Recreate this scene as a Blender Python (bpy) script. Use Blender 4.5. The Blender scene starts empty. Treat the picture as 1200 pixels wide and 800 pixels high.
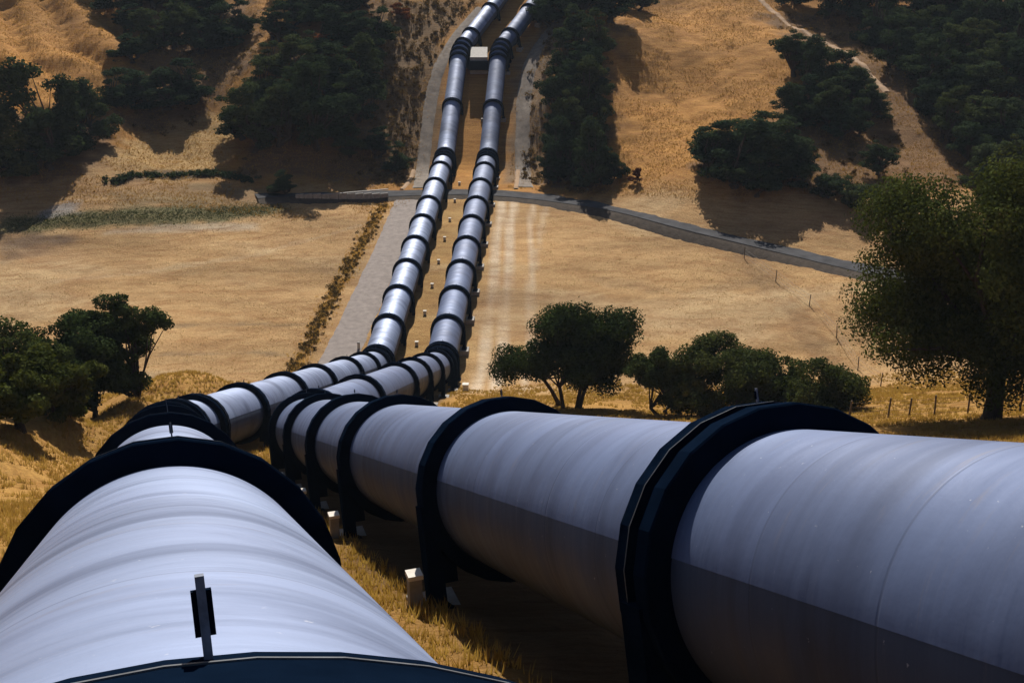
import bpy, bmesh, math, random
import numpy as np
from mathutils import Vector, Matrix, Euler

R = math.radians
scene = bpy.context.scene
COL = scene.collection

# ------------------------------------------------------------------ camera
cam_d = bpy.data.cameras.new('camera')
cam_d.lens = 39.0
cam_d.sensor_width = 36.0
cam_d.clip_start = 0.05
cam_d.clip_end = 3000.0
cam = bpy.data.objects.new('camera', cam_d)
cam.location = (0.0, 0.0, 45.0)
cam.rotation_euler = (R(70.0), 0.0, 0.0)
COL.objects.link(cam)
scene.camera = cam

# ------------------------------------------------------------------ sky and sun
SUN_AZ, SUN_EL = R(-2.5), R(40.0)          # azimuth from +Y towards +X
world = bpy.data.worlds.new('World')
scene.world = world
world.use_nodes = True
wn = world.node_tree
bg = wn.nodes['Background']
sky = wn.nodes.new('ShaderNodeTexSky')
sky.sky_type = 'NISHITA'
sky.sun_disc = False
sky.sun_elevation = SUN_EL
sky.sun_rotation = SUN_AZ
sky.altitude = 200.0
sky.dust_density = 1.0
wn.links.new(sky.outputs[0], bg.inputs[0])
bg.inputs[1].default_value = 0.05
sd = bpy.data.lights.new('sun', 'SUN')
sd.energy = 5.0
sd.angle = R(0.5)
sd.color = (1.0, 0.95, 0.87)
sun = bpy.data.objects.new('sun', sd)
sdir = Vector((math.sin(SUN_AZ) * math.cos(SUN_EL), math.cos(SUN_AZ) * math.cos(SUN_EL), math.sin(SUN_EL)))
sun.rotation_euler = sdir.to_track_quat('Z', 'Y').to_euler()
sun.location = (0, 100, 150)
COL.objects.link(sun)
vs = scene.view_settings
vs.view_transform = 'Standard'
vs.look = 'None'
vs.exposure = 0.52
vs.gamma = 1.0
vs.use_curve_mapping = False

# ------------------------------------------------------------------ shape of the land
PIPE_R = 1.5
LEFT_AXIS = [(4.62, -14.07, 48.33), (-16.32, 47.66, 22.80), (-13.21, 100.66, 5.80), (-10.80, 179.37, 11.54),
             (-9.38, 205.83, 25.75), (1.03, 235.71, 37.69), (11.31, 261.81, 47.98)]
RIGHT_AXIS = [(10.63, -12.18, 47.96), (-10.32, 49.54, 22.43), (-6.93, 98.80, 6.52), (-3.86, 178.38, 11.73),
              (-2.30, 204.80, 25.85), (8.88, 233.61, 37.75), (19.81, 259.67, 47.96)]


def round_path(pts, rad, step=0.5):
    """polyline with its corners turned into arcs; returns dense points"""
    p = [np.array(q, float) for q in pts]
    out = [p[0]]
    for i in range(1, len(p) - 1):
        a, b, c = p[i - 1], p[i], p[i + 1]
        u = (a - b) / np.linalg.norm(a - b)
        v = (c - b) / np.linalg.norm(c - b)
        ang = math.acos(max(-1, min(1, float(u @ v))))
        t = rad / math.tan(ang / 2)
        s, e = b + u * t, b + v * t
        for k in range(13):
            f = k / 12
            out.append((1 - f) ** 2 * s + 2 * f * (1 - f) * b + f * f * e)
    out.append(p[-1])
    out = np.array(out)
    seg = np.linalg.norm(np.diff(out, axis=0), axis=1)
    cum = np.concatenate([[0], np.cumsum(seg)])
    n = int(cum[-1] / step)
    ss = np.linspace(0, cum[-1], n + 1)
    return ss, np.stack([np.interp(ss, cum, out[:, k]) for k in range(3)], 1)


SL, PL = round_path(LEFT_AXIS, 14.0)
SR, PR = round_path(RIGHT_AXIS, 14.0)

_y = np.linspace(-13.5, 259, 500)
_mx = 0.5 * (np.interp(_y, PL[:, 1], PL[:, 0]) + np.interp(_y, PR[:, 1], PR[:, 0]))
_mz = 0.5 * (np.interp(_y, PL[:, 1], PL[:, 2]) + np.interp(_y, PR[:, 1], PR[:, 2]))
CLEAR = 2.15

CTRL = [(-13.8,26.6,30.4),(-22.2,43.5,24.1),(-23.1,55.1,21.0),(-25.2,74.3,15.3),(-40.0,105.0,4.0),(-69.2,146.9,10.0),
(-76.6,166.9,18.2),(-86.8,193.5,26.9),(-96.0,217.3,34.0),(-53.0,150.2,10.4),(-36.9,157.6,10.2),(-63.8,165.6,14.6),
(-53.5,173.6,13.2),(-47.7,190.0,17.4),(-49.7,211.0,25.3),(-60.3,234.1,33.2),(-70.1,199.7,26.3),(-74.8,225.7,33.6),
(-55.8,200.7,23.3),(-30.1,179.0,16.3),(-37.5,200.7,26.2),(-32.6,221.5,33.8),(-22.0,194.6,21.1),(-19.0,174.4,9.6),
(-25.4,162.5,9.1),(7.2,191.0,20.1),(10.9,210.5,29.9),(1.3,164.5,8.8),(12.3,157.1,8.8),(23.2,147.3,8.2),(33.0,138.6,7.7),
(44.2,126.7,7.3),(16.4,178.0,13.7),(23.9,197.6,20.7),(27.8,236.2,33.0),(24.9,160.8,13.0),(36.5,193.5,21.2),
(42.7,232.0,33.3),(48.5,202.7,26.0),(37.9,152.0,12.4),(45.8,170.9,17.6),(54.8,203.8,25.9),(67.7,229.9,33.4),
(58.7,166.0,15.8),(52.8,139.6,10.6),(70.8,187.4,22.0),(74.8,161.6,15.4),(87.7,195.5,26.7),(95.1,215.3,34.1),
(33.8,102.5,5.0),(41.0,118.2,7.1),(50.8,103.7,8.2),(17.1,103.4,4.6),(52.5,118.5,8.0),(26.6,56.8,19.7),(25.7,70.0,15.2),
(18.2,72.5,13.2),(4.4,80.9,10.1),(8.7,74.2,12.1),(21.2,41.7,24.9),(31.1,81.3,11.0),(0.0,84.8,8.9),(-60.9,126.5,6.5),
(-53.8,135.2,7.2),(-73.8,122.6,7.7),(-88.6,122.6,7.7),
(-180,300,72),(0,330,82),(180,300,72),(-240,170,40),(-220,60,28),(250,150,38),(230,60,30),(0,-80,72),(-150,-60,66),
(150,-60,66),(-300,500,105),(300,500,105),(0,500,105),(-110,230,46),(-110,90,12),(120,230,46),(120,110,16),(100,60,22),
(-80,60,20),(-30,72,11.5),(-24.2,66,17.6),(-38,68,11),(-22.5,79,13.6),(-27.7,66,15),(-28.6,62,16.2),(-36,56,17.5),(-23,50,22.3),(-60,0,40),(70,0,42),(0,700,120),(-400,700,125),(400,700,125),(-420,200,70),(420,200,70)]
_c = [list(p) for p in CTRL]
for _yy in range(-12, 256, 9):
    _xm, _zm = np.interp(_yy, _y, _mx), np.interp(_yy, _y, _mz) - CLEAR
    for _o in (-9.0, 0.0, 9.0):
        _c.append([_xm + _o, _yy, _zm])
_c = np.array(_c, float)
_SC = 100.0


def _k(r2):
    return 0.5 * r2 * np.log(r2 + 1e-9)


_A = _c[:, :2] / _SC
_n = len(_A)
_K = _k(((_A[:, None] - _A[None]) ** 2).sum(-1)) + np.eye(_n) * 0.0006
_Pm = np.concatenate([np.ones((_n, 1)), _A], 1)
_M = np.block([[_K, _Pm], [_Pm.T, np.zeros((3, 3))]])
_W = np.linalg.solve(_M, np.concatenate([_c[:, 2], np.zeros(3)]))


def _hash(i, j, seed):
    h = (i.astype(np.int64) * 374761393 + j.astype(np.int64) * 668265263 + seed * 974634777) & 0x7fffffff
    h = ((h ^ (h >> 13)) * 1274126177) & 0x7fffffff
    h = (h ^ (h >> 16)) & 0xffff
    return h / 65535.0


def vnoise(x, y, seed=0):
    i, j = np.floor(x), np.floor(y)
    fx, fy = x - i, y - j
    fx = fx * fx * (3 - 2 * fx)
    fy = fy * fy * (3 - 2 * fy)
    a, b = _hash(i, j, seed), _hash(i + 1, j, seed)
    c, d = _hash(i, j + 1, seed), _hash(i + 1, j + 1, seed)
    return (a * (1 - fx) + b * fx) * (1 - fy) + (c * (1 - fx) + d * fx) * fy


def fbm(x, y, seed=0, octv=4):
    s, a, t = 0.0, 1.0, 0.0
    for o in range(octv):
        s = s + a * vnoise(x, y, seed + o * 17)
        t += a
        a *= 0.5
        x, y = x * 2.03 + 5.1, y * 2.03 + 9.7
    return s / t


def sstep(a, b, v):
    t = np.clip((v - a) / (b - a), 0, 1)
    return t * t * (3 - 2 * t)


def ground(x, y):
    x = np.atleast_1d(np.asarray(x, float))
    y = np.atleast_1d(np.asarray(y, float))
    shp = x.shape
    x, y = x.ravel(), y.ravel()
    z = np.empty_like(x)
    for s in range(0, len(x), 20000):
        q = np.stack([x[s:s + 20000], y[s:s + 20000]], 1) / _SC
        r2 = ((q[:, None] - _A[None]) ** 2).sum(-1)
        z[s:s + 20000] = _k(r2) @ _W[:_n] + _W[_n] + q @ _W[_n + 1:]
    xm = np.interp(y, _y, _mx)
    off = np.abs(x - xm)
    zc = np.interp(y, _y, _mz) - CLEAR
    w = (1 - sstep(6.0, 12.0, off)) * sstep(-14, -8, y) * (1 - sstep(250, 262, y))
    free = sstep(7.0, 16.0, off)
    hill = sstep(150, 185, y + 0.12 * np.abs(x))
    # gullies that run down the far slopes, and rougher ground everywhere
    g = np.abs(fbm(x * 0.07 + y * 0.02, y * 0.016, 3, 4) - 0.5) * 2
    z = z + hill * free * (g - 0.35) * 3.0
    z = z + free * hill * (fbm(x * 0.16, y * 0.16, 11, 4) - 0.5) * 0.9
    z = z - hill * free * (np.abs(fbm(x * 0.33 + 9, y * 0.2, 13, 4) - 0.5) * 2 - 0.3) * -0.5
    left = hill * sstep(-58, -72, x)
    z = z + left * free * (np.sqrt(np.abs(((x * 0.8 + y * 0.6) * 0.13 + fbm(x * .06, y * .06, 5) * 1.3) % 1.0 - 0.5)) - 0.45) * 3.6
    z = z + (free * 0.32 + 0.08) * (fbm(x * 0.11, y * 0.11, 21, 3) - 0.5) * (0.8 + 0.5 * sstep(70, 20, y))
    z = z + (free * 0.8 + 0.2) * (fbm(x * 0.9, y * 0.9, 31, 3) - 0.5) * 0.28
    z = z * (1 - w) + (zc + (fbm(x * 0.8, y * 0.8, 41, 3) - 0.5) * 0.16) * w
    return z.reshape(shp)


def gz(x, y):
    return float(ground([x], [y])[0])

# ------------------------------------------------------------------ helpers
def tag(o, label=None, cat=None, group=None, kind=None):
    if label:
        o['label'] = label
    if cat:
        o['category'] = cat
    if group:
        o['group'] = group
    if kind:
        o['kind'] = kind
    return o


def link(name, data, parent=None):
    o = bpy.data.objects.new(name, data)
    COL.objects.link(o)
    if parent is not None:
        o.parent = parent
    return o


def np_mesh(name, verts, faces, mat=None, smooth=False, uv=None, col=None, colname='soil'):
    """faces: (n,3) or (n,4) int array, or list of such arrays"""
    me = bpy.data.meshes.new(name)
    verts = np.asarray(verts, np.float32)
    fl = faces if isinstance(faces, list) else [faces]
    fl = [np.asarray(f, np.int32) for f in fl if len(f)]
    loops = np.concatenate([f.ravel() for f in fl])
    sizes = np.concatenate([np.full(len(f), f.shape[1], np.int32) for f in fl])
    starts = np.concatenate([[0], np.cumsum(sizes)[:-1]]).astype(np.int32)
    me.vertices.add(len(verts))
    me.vertices.foreach_set('co', verts.ravel())
    me.loops.add(len(loops))
    me.loops.foreach_set('vertex_index', loops)
    me.polygons.add(len(sizes))
    me.polygons.foreach_set('loop_start', starts)
    me.polygons.foreach_set('use_smooth', np.full(len(sizes), bool(smooth)))
    if uv is not None:
        lay = me.uv_layers.new(name='UVMap')
        lay.data.foreach_set('uv', np.asarray(uv, np.float32)[loops].ravel())
    if col is not None:
        a = me.color_attributes.new(name=colname, type='FLOAT_COLOR', domain='POINT')
        c4 = np.ones((len(verts), 4), np.float32)
        c4[:, :3] = col
        a.data.foreach_set('color', c4.ravel())
    if mat:
        me.materials.append(mat)
    me.update()
    me.validate()
    return me


class MB:
    """collects boxes, tubes and rings into one mesh"""

    def __init__(self):
        self.v, self.f3, self.f4, self.n = [], [], [], 0

    def add(self, v, f3=(), f4=()):
        self.v.append(np.asarray(v, float))
        if len(f3):
            self.f3.append(np.asarray(f3) + self.n)
        if len(f4):
            self.f4.append(np.asarray(f4) + self.n)
        self.n += len(v)

    def box(self, c, s, rz=0.0, taper=1.0):
        x, y, z = s[0] / 2, s[1] / 2, s[2] / 2
        v = np.array([(-x, -y, -z), (x, -y, -z), (x, y, -z), (-x, y, -z),
                      (-x * taper, -y * taper, z), (x * taper, -y * taper, z), (x * taper, y * taper, z), (-x * taper, y * taper, z)])
        if rz:
            ca, sa = math.cos(rz), math.sin(rz)
            v[:, :2] = v[:, :2] @ np.array([[ca, sa], [-sa, ca]])
        self.add(v + np.array(c), f4=[(0, 3, 2, 1), (4, 5, 6, 7), (0, 1, 5, 4), (1, 2, 6, 5), (2, 3, 7, 6), (3, 0, 4, 7)])

    def tube(self, pts, rads, n=8):
        pts = [np.array(p, float) for p in pts]
        base = 0
        vs_ = []
        for i, p in enumerate(pts):
            t = pts[min(i + 1, len(pts) - 1)] - pts[max(i - 1, 0)]
            t = t / (np.linalg.norm(t) + 1e-9)
            a = np.cross(t, (0.3, 0.1, 1.0) if abs(t[2]) < 0.9 else (1.0, 0.1, 0.0))
            a /= np.linalg.norm(a)
            b = np.cross(t, a)
            for k in range(n):
                an = 2 * math.pi * k / n
                vs_.append(p + (a * math.cos(an) + b * math.sin(an)) * rads[i])
        f = []
        for i in range(len(pts) - 1):
            for k in range(n):
                f.append((i * n + k, i * n + (k + 1) % n, (i + 1) * n + (k + 1) % n, (i + 1) * n + k))
        vs_.append(pts[-1])
        m = len(vs_) - 1
        f3 = [((len(pts) - 1) * n + k, (len(pts) - 1) * n + (k + 1) % n, m) for k in range(n)]
        self.add(vs_, f3, f)

    def mesh(self, name, mat, smooth=False):
        fl = []
        if self.f4:
            fl.append(np.concatenate(self.f4))
        if self.f3:
            fl.append(np.concatenate(self.f3))
        return np_mesh(name, np.concatenate(self.v), fl, mat, smooth)

    def obj(self, name, mat, parent=None, smooth=False):
        return link(name, self.mesh(name, mat, smooth), parent)


# ------------------------------------------------------------------ materials
def new_mat(name):
    m = bpy.data.materials.new(name)
    m.use_nodes = True
    nt = m.node_tree
    return m, nt, nt.nodes['Principled BSDF']


def N(nt, typ, **kw):
    n = nt.nodes.new(typ)
    for k, v in kw.items():
        setattr(n, k, v)
    return n


def noise(nt, vec, scale, detail=4.0, rough=0.55, dist=0.0):
    n = N(nt, 'ShaderNodeTexNoise')
    n.inputs['Scale'].default_value = scale
    n.inputs['Detail'].default_value = detail
    n.inputs['Roughness'].default_value = rough
    n.inputs['Distortion'].default_value = dist
    if vec is not None:
        nt.links.new(vec, n.inputs['Vector'])
    return n.outputs['Fac']


def ramp(nt, fac, stops):
    r = N(nt, 'ShaderNodeValToRGB')
    e = r.color_ramp.elements
    e[0].position, e[0].color = stops[0][0], (*stops[0][1], 1)
    e[1].position, e[1].color = stops[-1][0], (*stops[-1][1], 1)
    for p, c in stops[1:-1]:
        q = e.new(p)
        q.color = (*c, 1)
    nt.links.new(fac, r.inputs[0])
    return r.outputs[0]


def mix(nt, a, b, fac, mode='MIX'):
    m = N(nt, 'ShaderNodeMix', data_type='RGBA', blend_type=mode)
    for sock, v in ((m.inputs[0], fac), (m.inputs[6], a), (m.inputs[7], b)):
        if isinstance(v, (int, float)):
            sock.default_value = v
        elif isinstance(v, tuple):
            sock.default_value = (*v, 1)
        else:
            nt.links.new(v, sock)
    return m.outputs[2]


def bump(nt, bsdf, height, strength, dist):
    b = N(nt, 'ShaderNodeBump')
    b.inputs['Strength'].default_value = strength
    b.inputs['Distance'].default_value = dist
    nt.links.new(height, b.inputs['Height'])
    nt.links.new(b.outputs[0], bsdf.inputs['Normal'])


def vmap(nt, coord, scale, out='Object'):
    t = N(nt, 'ShaderNodeTexCoord')
    m = N(nt, 'ShaderNodeMapping')
    m.inputs['Scale'].default_value = scale
    nt.links.new(t.outputs[coord], m.inputs[0])
    return m.outputs[0]


G1 = lambda v: (v, v, v)

# ground: zone colour comes from the vertices, speckle and grain from noise
M_GROUND, nt, b = new_mat('dry_ground')
at_ = N(nt, 'ShaderNodeVertexColor', layer_name='soil')
pos = vmap(nt, 'Object', (1, 1, 1))
n1 = ramp(nt, noise(nt, vmap(nt, 'Object', (0.35, 1.0, 1.0)), 0.11, 6, 0.6, 0.5), [(0.28, G1(0.70)), (0.5, G1(1.0)), (0.74, G1(1.22))])
n2 = ramp(nt, noise(nt, pos, 3.4, 7, 0.78), [(0.3, (0.66, 0.63, 0.60)), (0.52, G1(1.0)), (0.72, (1.25, 1.22, 1.15))])
c = mix(nt, at_.outputs[0], n1, 1.0, 'MULTIPLY')
c = mix(nt, c, n2, 0.85, 'MULTIPLY')
n3 = ramp(nt, noise(nt, vmap(nt, 'Object', (0.10, 0.22, 2.6)), 2.0, 6, 0.7, 0.4), [(0.40, G1(0.0)), (0.68, G1(0.85))])
c = mix(nt, c, mix(nt, c, (0.62, 0.50, 0.42), 1.0, 'MULTIPLY'), n3)
nt.links.new(c, b.inputs['Base Color'])
b.inputs['Roughness'].default_value = 0.95
b.inputs['Specular IOR Level'].default_value = 0.1
hb = mix(nt, noise(nt, pos, 5.0, 6, 0.7), noise(nt, vmap(nt, 'Object', (0.5, 0.6, 1.6)), 0.9, 5, 0.65), 0.25)
bump(nt, b, hb, 0.9, 0.35)


def plain(name, col, rough=0.8, var=0.25, scale=3.0, bmp=0.2, bd=0.02, spec=0.3, metal=0.0, dark=None):
    m, nt, b = new_mat(name)
    p = vmap(nt, 'Object', (1, 1, 1))
    f = noise(nt, p, scale, 6, 0.65)
    lo = tuple(x * (1 - var) for x in col) if dark is None else dark
    hi = tuple(min(1, x * (1 + var)) for x in col)
    nt.links.new(ramp(nt, f, [(0.3, lo), (0.7, hi)]), b.inputs['Base Color'])
    b.inputs['Roughness'].default_value = rough
    b.inputs['Specular IOR Level'].default_value = spec
    b.inputs['Metallic'].default_value = metal
    bump(nt, b, noise(nt, p, scale * 4, 4, 0.6), bmp, bd)
    return m


M_ROAD = plain('grey_asphalt', (0.055, 0.054, 0.057), 0.95, 0.4, 0.5, 0.5, 0.05, 0.05)
M_BANK = plain('road_bank_earth', (0.065, 0.05, 0.038), 0.95, 0.35, 1.2, 0.6, 0.1, 0.1)
M_GRAVEL = plain('pale_gravel', (0.225, 0.19, 0.17), 0.9, 0.22, 1.4, 0.5, 0.04, 0.1)
M_TRACK2 = plain('worn_service_track', (0.20, 0.165, 0.135), 0.9, 0.3, 1.0, 0.5, 0.05, 0.1)
M_TRAIL = plain('pale_dirt', (0.36, 0.24, 0.15), 0.95, 0.22, 0.7, 0.5, 0.05, 0.1)
M_CONC = plain('weathered_concrete', (0.27, 0.25, 0.23), 0.85, 0.25, 2.5, 0.3, 0.02)
M_WHITE = plain('whitewashed_concrete', (0.62, 0.57, 0.50), 0.85, 0.2, 4.0, 0.25, 0.01)
M_WOOD = plain('old_post_wood', (0.10, 0.075, 0.055), 0.9, 0.3, 6.0, 0.4, 0.01)
M_WIRE = plain('rusty_wire', (0.12, 0.09, 0.07), 0.6, 0.2, 9.0, 0.1, 0.002)
M_RING = plain('dark_navy_paint', (0.0026, 0.0065, 0.0155), 0.85, 0.35, 2.2, 0.12, 0.01, 0.0)
M_STRIP = plain('bare_steel_edge', (0.09, 0.097, 0.11), 0.45, 0.45, 14.0, 0.1, 0.004, 0.5, 0.3)
M_LUG = plain('grey_steel_lug', (0.13, 0.15, 0.20), 0.5, 0.4, 12.0, 0.15, 0.004, 0.5)


def pipe_mat(name, base, dark, rough, metal, wide=0.0):
    m, nt, b = new_mat(name)
    uvn = N(nt, 'ShaderNodeTexCoord').outputs['UV']

    def mp(sx, sy):
        q = N(nt, 'ShaderNodeMapping')
        q.inputs['Scale'].default_value = (sx, sy, 1)
        nt.links.new(uvn, q.inputs[0])
        return q.outputs[0]
    sep = N(nt, 'ShaderNodeSeparateXYZ')
    nt.links.new(uvn, sep.inputs[0])

    def math_(op, a, v=None):
        q = N(nt, 'ShaderNodeMath', operation=op)
        for i, w in enumerate((a, v)):
            if w is None:
                continue
            if isinstance(w, (int, float)):
                q.inputs[i].default_value = w
            else:
                nt.links.new(w, q.inputs[i])
        return q.outputs[0]
    pan = math_('DIVIDE', sep.outputs[1], 1.83)                    # cladding sheets, 1.83 m long
    wn_ = N(nt, 'ShaderNodeTexWhiteNoise', noise_dimensions='1D')
    nt.links.new(math_('FLOOR', pan), wn_.inputs['W'])
    sheet = ramp(nt, wn_.outputs[0], [(0.0, G1(0.90)), (1.0, G1(1.07))])
    edge = math_('ABSOLUTE', math_('SUBTRACT', math_('FRACT', pan), 0.5))
    joint = ramp(nt, edge, [(0.488, G1(0.0)), (0.4965, G1(1.0))])
    streak = ramp(nt, noise(nt, mp(0.16, 0.7), 1.2, 5, 0.55, 1.6), [(0.36 - wide, dark), (0.54 + wide, base)])
    fine = ramp(nt, noise(nt, mp(0.5, 4.0), 1.5, 4, 0.6, 0.4), [(0.3, G1(0.88)), (0.6, G1(1.04))])
    patch = ramp(nt, noise(nt, mp(0.25, 0.25), 1.3, 3, 0.5), [(0.35, (0.80, 0.79, 0.83)), (0.65, G1(1.06))])
    c = mix(nt, streak, fine, 0.4, 'MULTIPLY')
    c = mix(nt, c, patch, 0.9, 'MULTIPLY')
    c = mix(nt, c, sheet, 1.0, 'MULTIPLY')
    c = mix(nt, c, mix(nt, c, (0.80, 0.79, 0.79), 1.0, 'MULTIPLY'), joint)
    run = ramp(nt, noise(nt, mp(0.35, 3.2), 1.7, 6, 0.7, 0.5), [(0.60, G1(0.0)), (0.78, G1(0.5))])
    c = mix(nt, c, (0.17, 0.145, 0.14), run)
    spot = ramp(nt, noise(nt, mp(1.0, 1.0), 11.0, 3, 0.6), [(0.70, G1(0.0)), (0.76, G1(0.5))])
    c = mix(nt, c, (0.50, 0.50, 0.52), spot)
    nt.links.new(c, b.inputs['Base Color'])
    b.inputs['Metallic'].default_value = metal
    rr = ramp(nt, noise(nt, mp(0.3, 1.2), 1.6, 5, 0.6), [(0.3, G1(rough - 0.09)), (0.7, G1(rough + 0.1))])
    nt.links.new(rr, b.inputs['Roughness'])
    b.inputs['Specular IOR Level'].default_value = 0.3
    h = mix(nt, noise(nt, mp(0.14, 1.6), 1.4, 3, 0.5, 0.8), noise(nt, mp(1.0, 1.0), 3.0, 4, 0.6), 0.3)
    h = mix(nt, h, G1(0.38), joint)
    bump(nt, b, h, 0.3, 0.05)
    return m


M_PIPE = pipe_mat('weathered_pale_cladding', (0.205, 0.25, 0.37), (0.115, 0.145, 0.228), 0.60, 0.4)
M_PIPE_SHADED = pipe_mat('shaded_slate_cladding', (0.104, 0.138, 0.238), (0.070, 0.093, 0.165), 0.66, 0.3, 0.06)  # slate tint, darkened further to stand in for its shaded near side
M_PIPE_LOW = pipe_mat('dark_grey_lower_half', (0.046, 0.064, 0.104), (0.032, 0.044, 0.072), 0.6, 0.1)  # darker than the upper cladding, used on the lower half of both pipes


def leaf_mat(name, c1, c2, trans):
    m, nt, b = new_mat(name)
    oi = N(nt, 'ShaderNodeObjectInfo')
    f = noise(nt, vmap(nt, 'Object', (1, 1, 1)), 0.8, 3, 0.6)
    col = ramp(nt, f, [(0.32, c1), (0.68, c2)])
    v = ramp(nt, oi.outputs['Random'], [(0.0, (0.70, 0.78, 0.82)), (0.6, (1.0, 1.0, 0.95)), (1.0, (1.5, 1.28, 0.95))])
    col = mix(nt, col, v, 1.0, 'MULTIPLY')
    nt.links.new(col, b.inputs['Base Color'])
    b.inputs['Roughness'].default_value = 0.9
    b.inputs['Specular IOR Level'].default_value = 0.0
    t = N(nt, 'ShaderNodeBsdfTranslucent')
    nt.links.new(mix(nt, col, (1.0, 1.0, 0.6), 1.0, 'MULTIPLY'), t.inputs[0])
    ms = N(nt, 'ShaderNodeMixShader')
    ms.inputs[0].default_value = trans
    out = nt.nodes['Material Output']
    nt.links.new(b.outputs[0], ms.inputs[1])
    nt.links.new(t.outputs[0], ms.inputs[2])
    nt.links.new(ms.outputs[0], out.inputs[0])
    return m


M_LEAF = leaf_mat('dark_oak_leaf', (0.030, 0.044, 0.016), (0.070, 0.088, 0.030), 0.22)
M_LEAF_FAR = leaf_mat('hill_tree_leaf', (0.024, 0.040, 0.024), (0.055, 0.073, 0.036), 0.22)
M_LEAF_RED = leaf_mat('rust_leaf', (0.12, 0.045, 0.025), (0.20, 0.085, 0.045), 0.2)
M_LEAF_WEED = leaf_mat('dry_weed_leaf', (0.055, 0.038, 0.018), (0.15, 0.095, 0.038), 0.2)
M_LEAF_BUSH = leaf_mat('bush_leaf', (0.040, 0.055, 0.020), (0.10, 0.105, 0.038), 0.25)
M_STRAW = leaf_mat('dry_straw', (0.34, 0.19, 0.055), (0.55, 0.35, 0.12), 0.35)
M_STUBBLE = leaf_mat('pale_stubble', (0.38, 0.23, 0.09), (0.54, 0.36, 0.165), 0.3)
M_STRAW_HILL = leaf_mat('hill_straw', (0.28, 0.15, 0.045), (0.46, 0.27, 0.085), 0.3)
M_BARK = plain('oak_bark', (0.055, 0.042, 0.032), 0.95, 0.35, 5.0, 0.8, 0.03, 0.1)

# ------------------------------------------------------------------ ground sheet with its zones
ZONES = {
    'green': [(-68.8,145.7),(-55.9,148.5),(-41.7,151.8),(-32.9,155.5),(-31.9,153.2),(-40.3,146.2),(-54.2,143.0),(-66.9,141.1)],
    'brown': [(-66.7,140.5),(-57.0,141.3),(-55.4,138.0),(-59.4,135.8),(-63.3,132.4)],
    'stone': [(-64.7,147.1),(-62.1,151.1),(-59.4,150.3),(-58.9,147.1),(-62.9,145.4)],
    'pale': [(-54.1,142.7),(-34.8,147.4),(-34.3,144.9),(-53.6,141.2)],
    'olive': [(-56.5,154.0),(-42.9,162.1),(-32.0,157.1),(-41.7,151.8),(-55.0,149.0)],
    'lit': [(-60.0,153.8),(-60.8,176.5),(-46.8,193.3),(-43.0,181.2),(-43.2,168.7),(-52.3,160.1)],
    'ditch': [(-58.1,157.2),(-53.1,167.1),(-43.0,167.8),(-42.1,163.9),(-51.7,162.2),(-57.4,154.9)],
    'scrub': [(-25.9,204.0),(-21.8,227.5),(-6.8,229.9),(-12.8,215.7),(-11.3,171.5),(-22.6,170.7)],
    'scrubr': [(-1.3,171.2),(0.0,204.0),(6.6,222.5),(9.5,212.1),(6.6,194.0),(5.4,172.0)],
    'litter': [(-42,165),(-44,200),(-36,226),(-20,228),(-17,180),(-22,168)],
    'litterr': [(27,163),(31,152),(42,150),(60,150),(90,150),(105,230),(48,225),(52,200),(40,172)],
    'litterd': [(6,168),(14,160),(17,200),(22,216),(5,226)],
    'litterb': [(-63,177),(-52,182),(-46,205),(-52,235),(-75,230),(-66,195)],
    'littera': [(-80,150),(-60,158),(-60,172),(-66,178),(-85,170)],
}


def poly_sd(x, y, poly):
    """signed distance, positive inside"""
    p = np.array(poly, float)
    inside = np.zeros(len(x), bool)
    d2 = np.full(len(x), 1e9)
    for i in range(len(p)):
        a, b = p[i], p[(i + 1) % len(p)]
        ab = b - a
        t = np.clip(((x - a[0]) * ab[0] + (y - a[1]) * ab[1]) / (ab @ ab), 0, 1)
        d2 = np.minimum(d2, (x - a[0] - t * ab[0]) ** 2 + (y - a[1] - t * ab[1]) ** 2)
        cond = (a[1] > y) != (b[1] > y)
        xi = a[0] + (y - a[1]) / (b[1] - a[1] + 1e-12) * ab[0]
        inside ^= cond & (x < xi)
    return np.where(inside, 1, -1) * np.sqrt(d2)


def path_dist(x, y, path):
    d2 = np.full(len(x), 1e9)
    p = np.array(path, float)
    for a, b in zip(p[:-1], p[1:]):
        ab = b - a
        t = np.clip(((x - a[0]) * ab[0] + (y - a[1]) * ab[1]) / (ab @ ab), 0, 1)
        d2 = np.minimum(d2, (x - a[0] - t * ab[0]) ** 2 + (y - a[1] - t * ab[1]) ** 2)
    return np.sqrt(d2)


def xs_axis():
    a = list(np.arange(0, 62, 0.62))
    s = 0.7
    while a[-1] < 430:
        a.append(a[-1] + s)
        s *= 1.035
    a = np.array(a)
    return np.concatenate([-a[:0:-1], a])


gx = xs_axis()
gy = np.concatenate([np.arange(-90, 0, 3.0), np.arange(0, 60, 0.42), np.arange(60, 240, 0.62), np.arange(240, 300, 2.0), np.arange(300, 720, 9.0)])
XX, YY = np.meshgrid(gx, gy)
ZZ = ground(XX, YY)
xf, yf, zf = XX.ravel(), YY.ravel(), ZZ.ravel()
GOLD = np.array((0.42, 0.235, 0.065))
TAN = np.array((0.47, 0.295, 0.132))
HILL = np.array((0.43, 0.215, 0.054))
wob = (fbm(xf * 0.13, yf * 0.13, 71, 4) - 0.5)
fld = sstep(88, 97, yf + wob * 9 + np.clip(-xf - 14, 0, 12) * 0.2) * (1 - sstep(158, 168, yf + 0.25 * np.clip(xf, 0, 60) + wob * 8))
hl = sstep(158, 168, yf + 0.25 * np.clip(xf, 0, 60) + wob * 8)
colr = GOLD[None] * (1 - fld - hl)[:, None] + TAN[None] * fld[:, None] + HILL[None] * hl[:, None]
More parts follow.
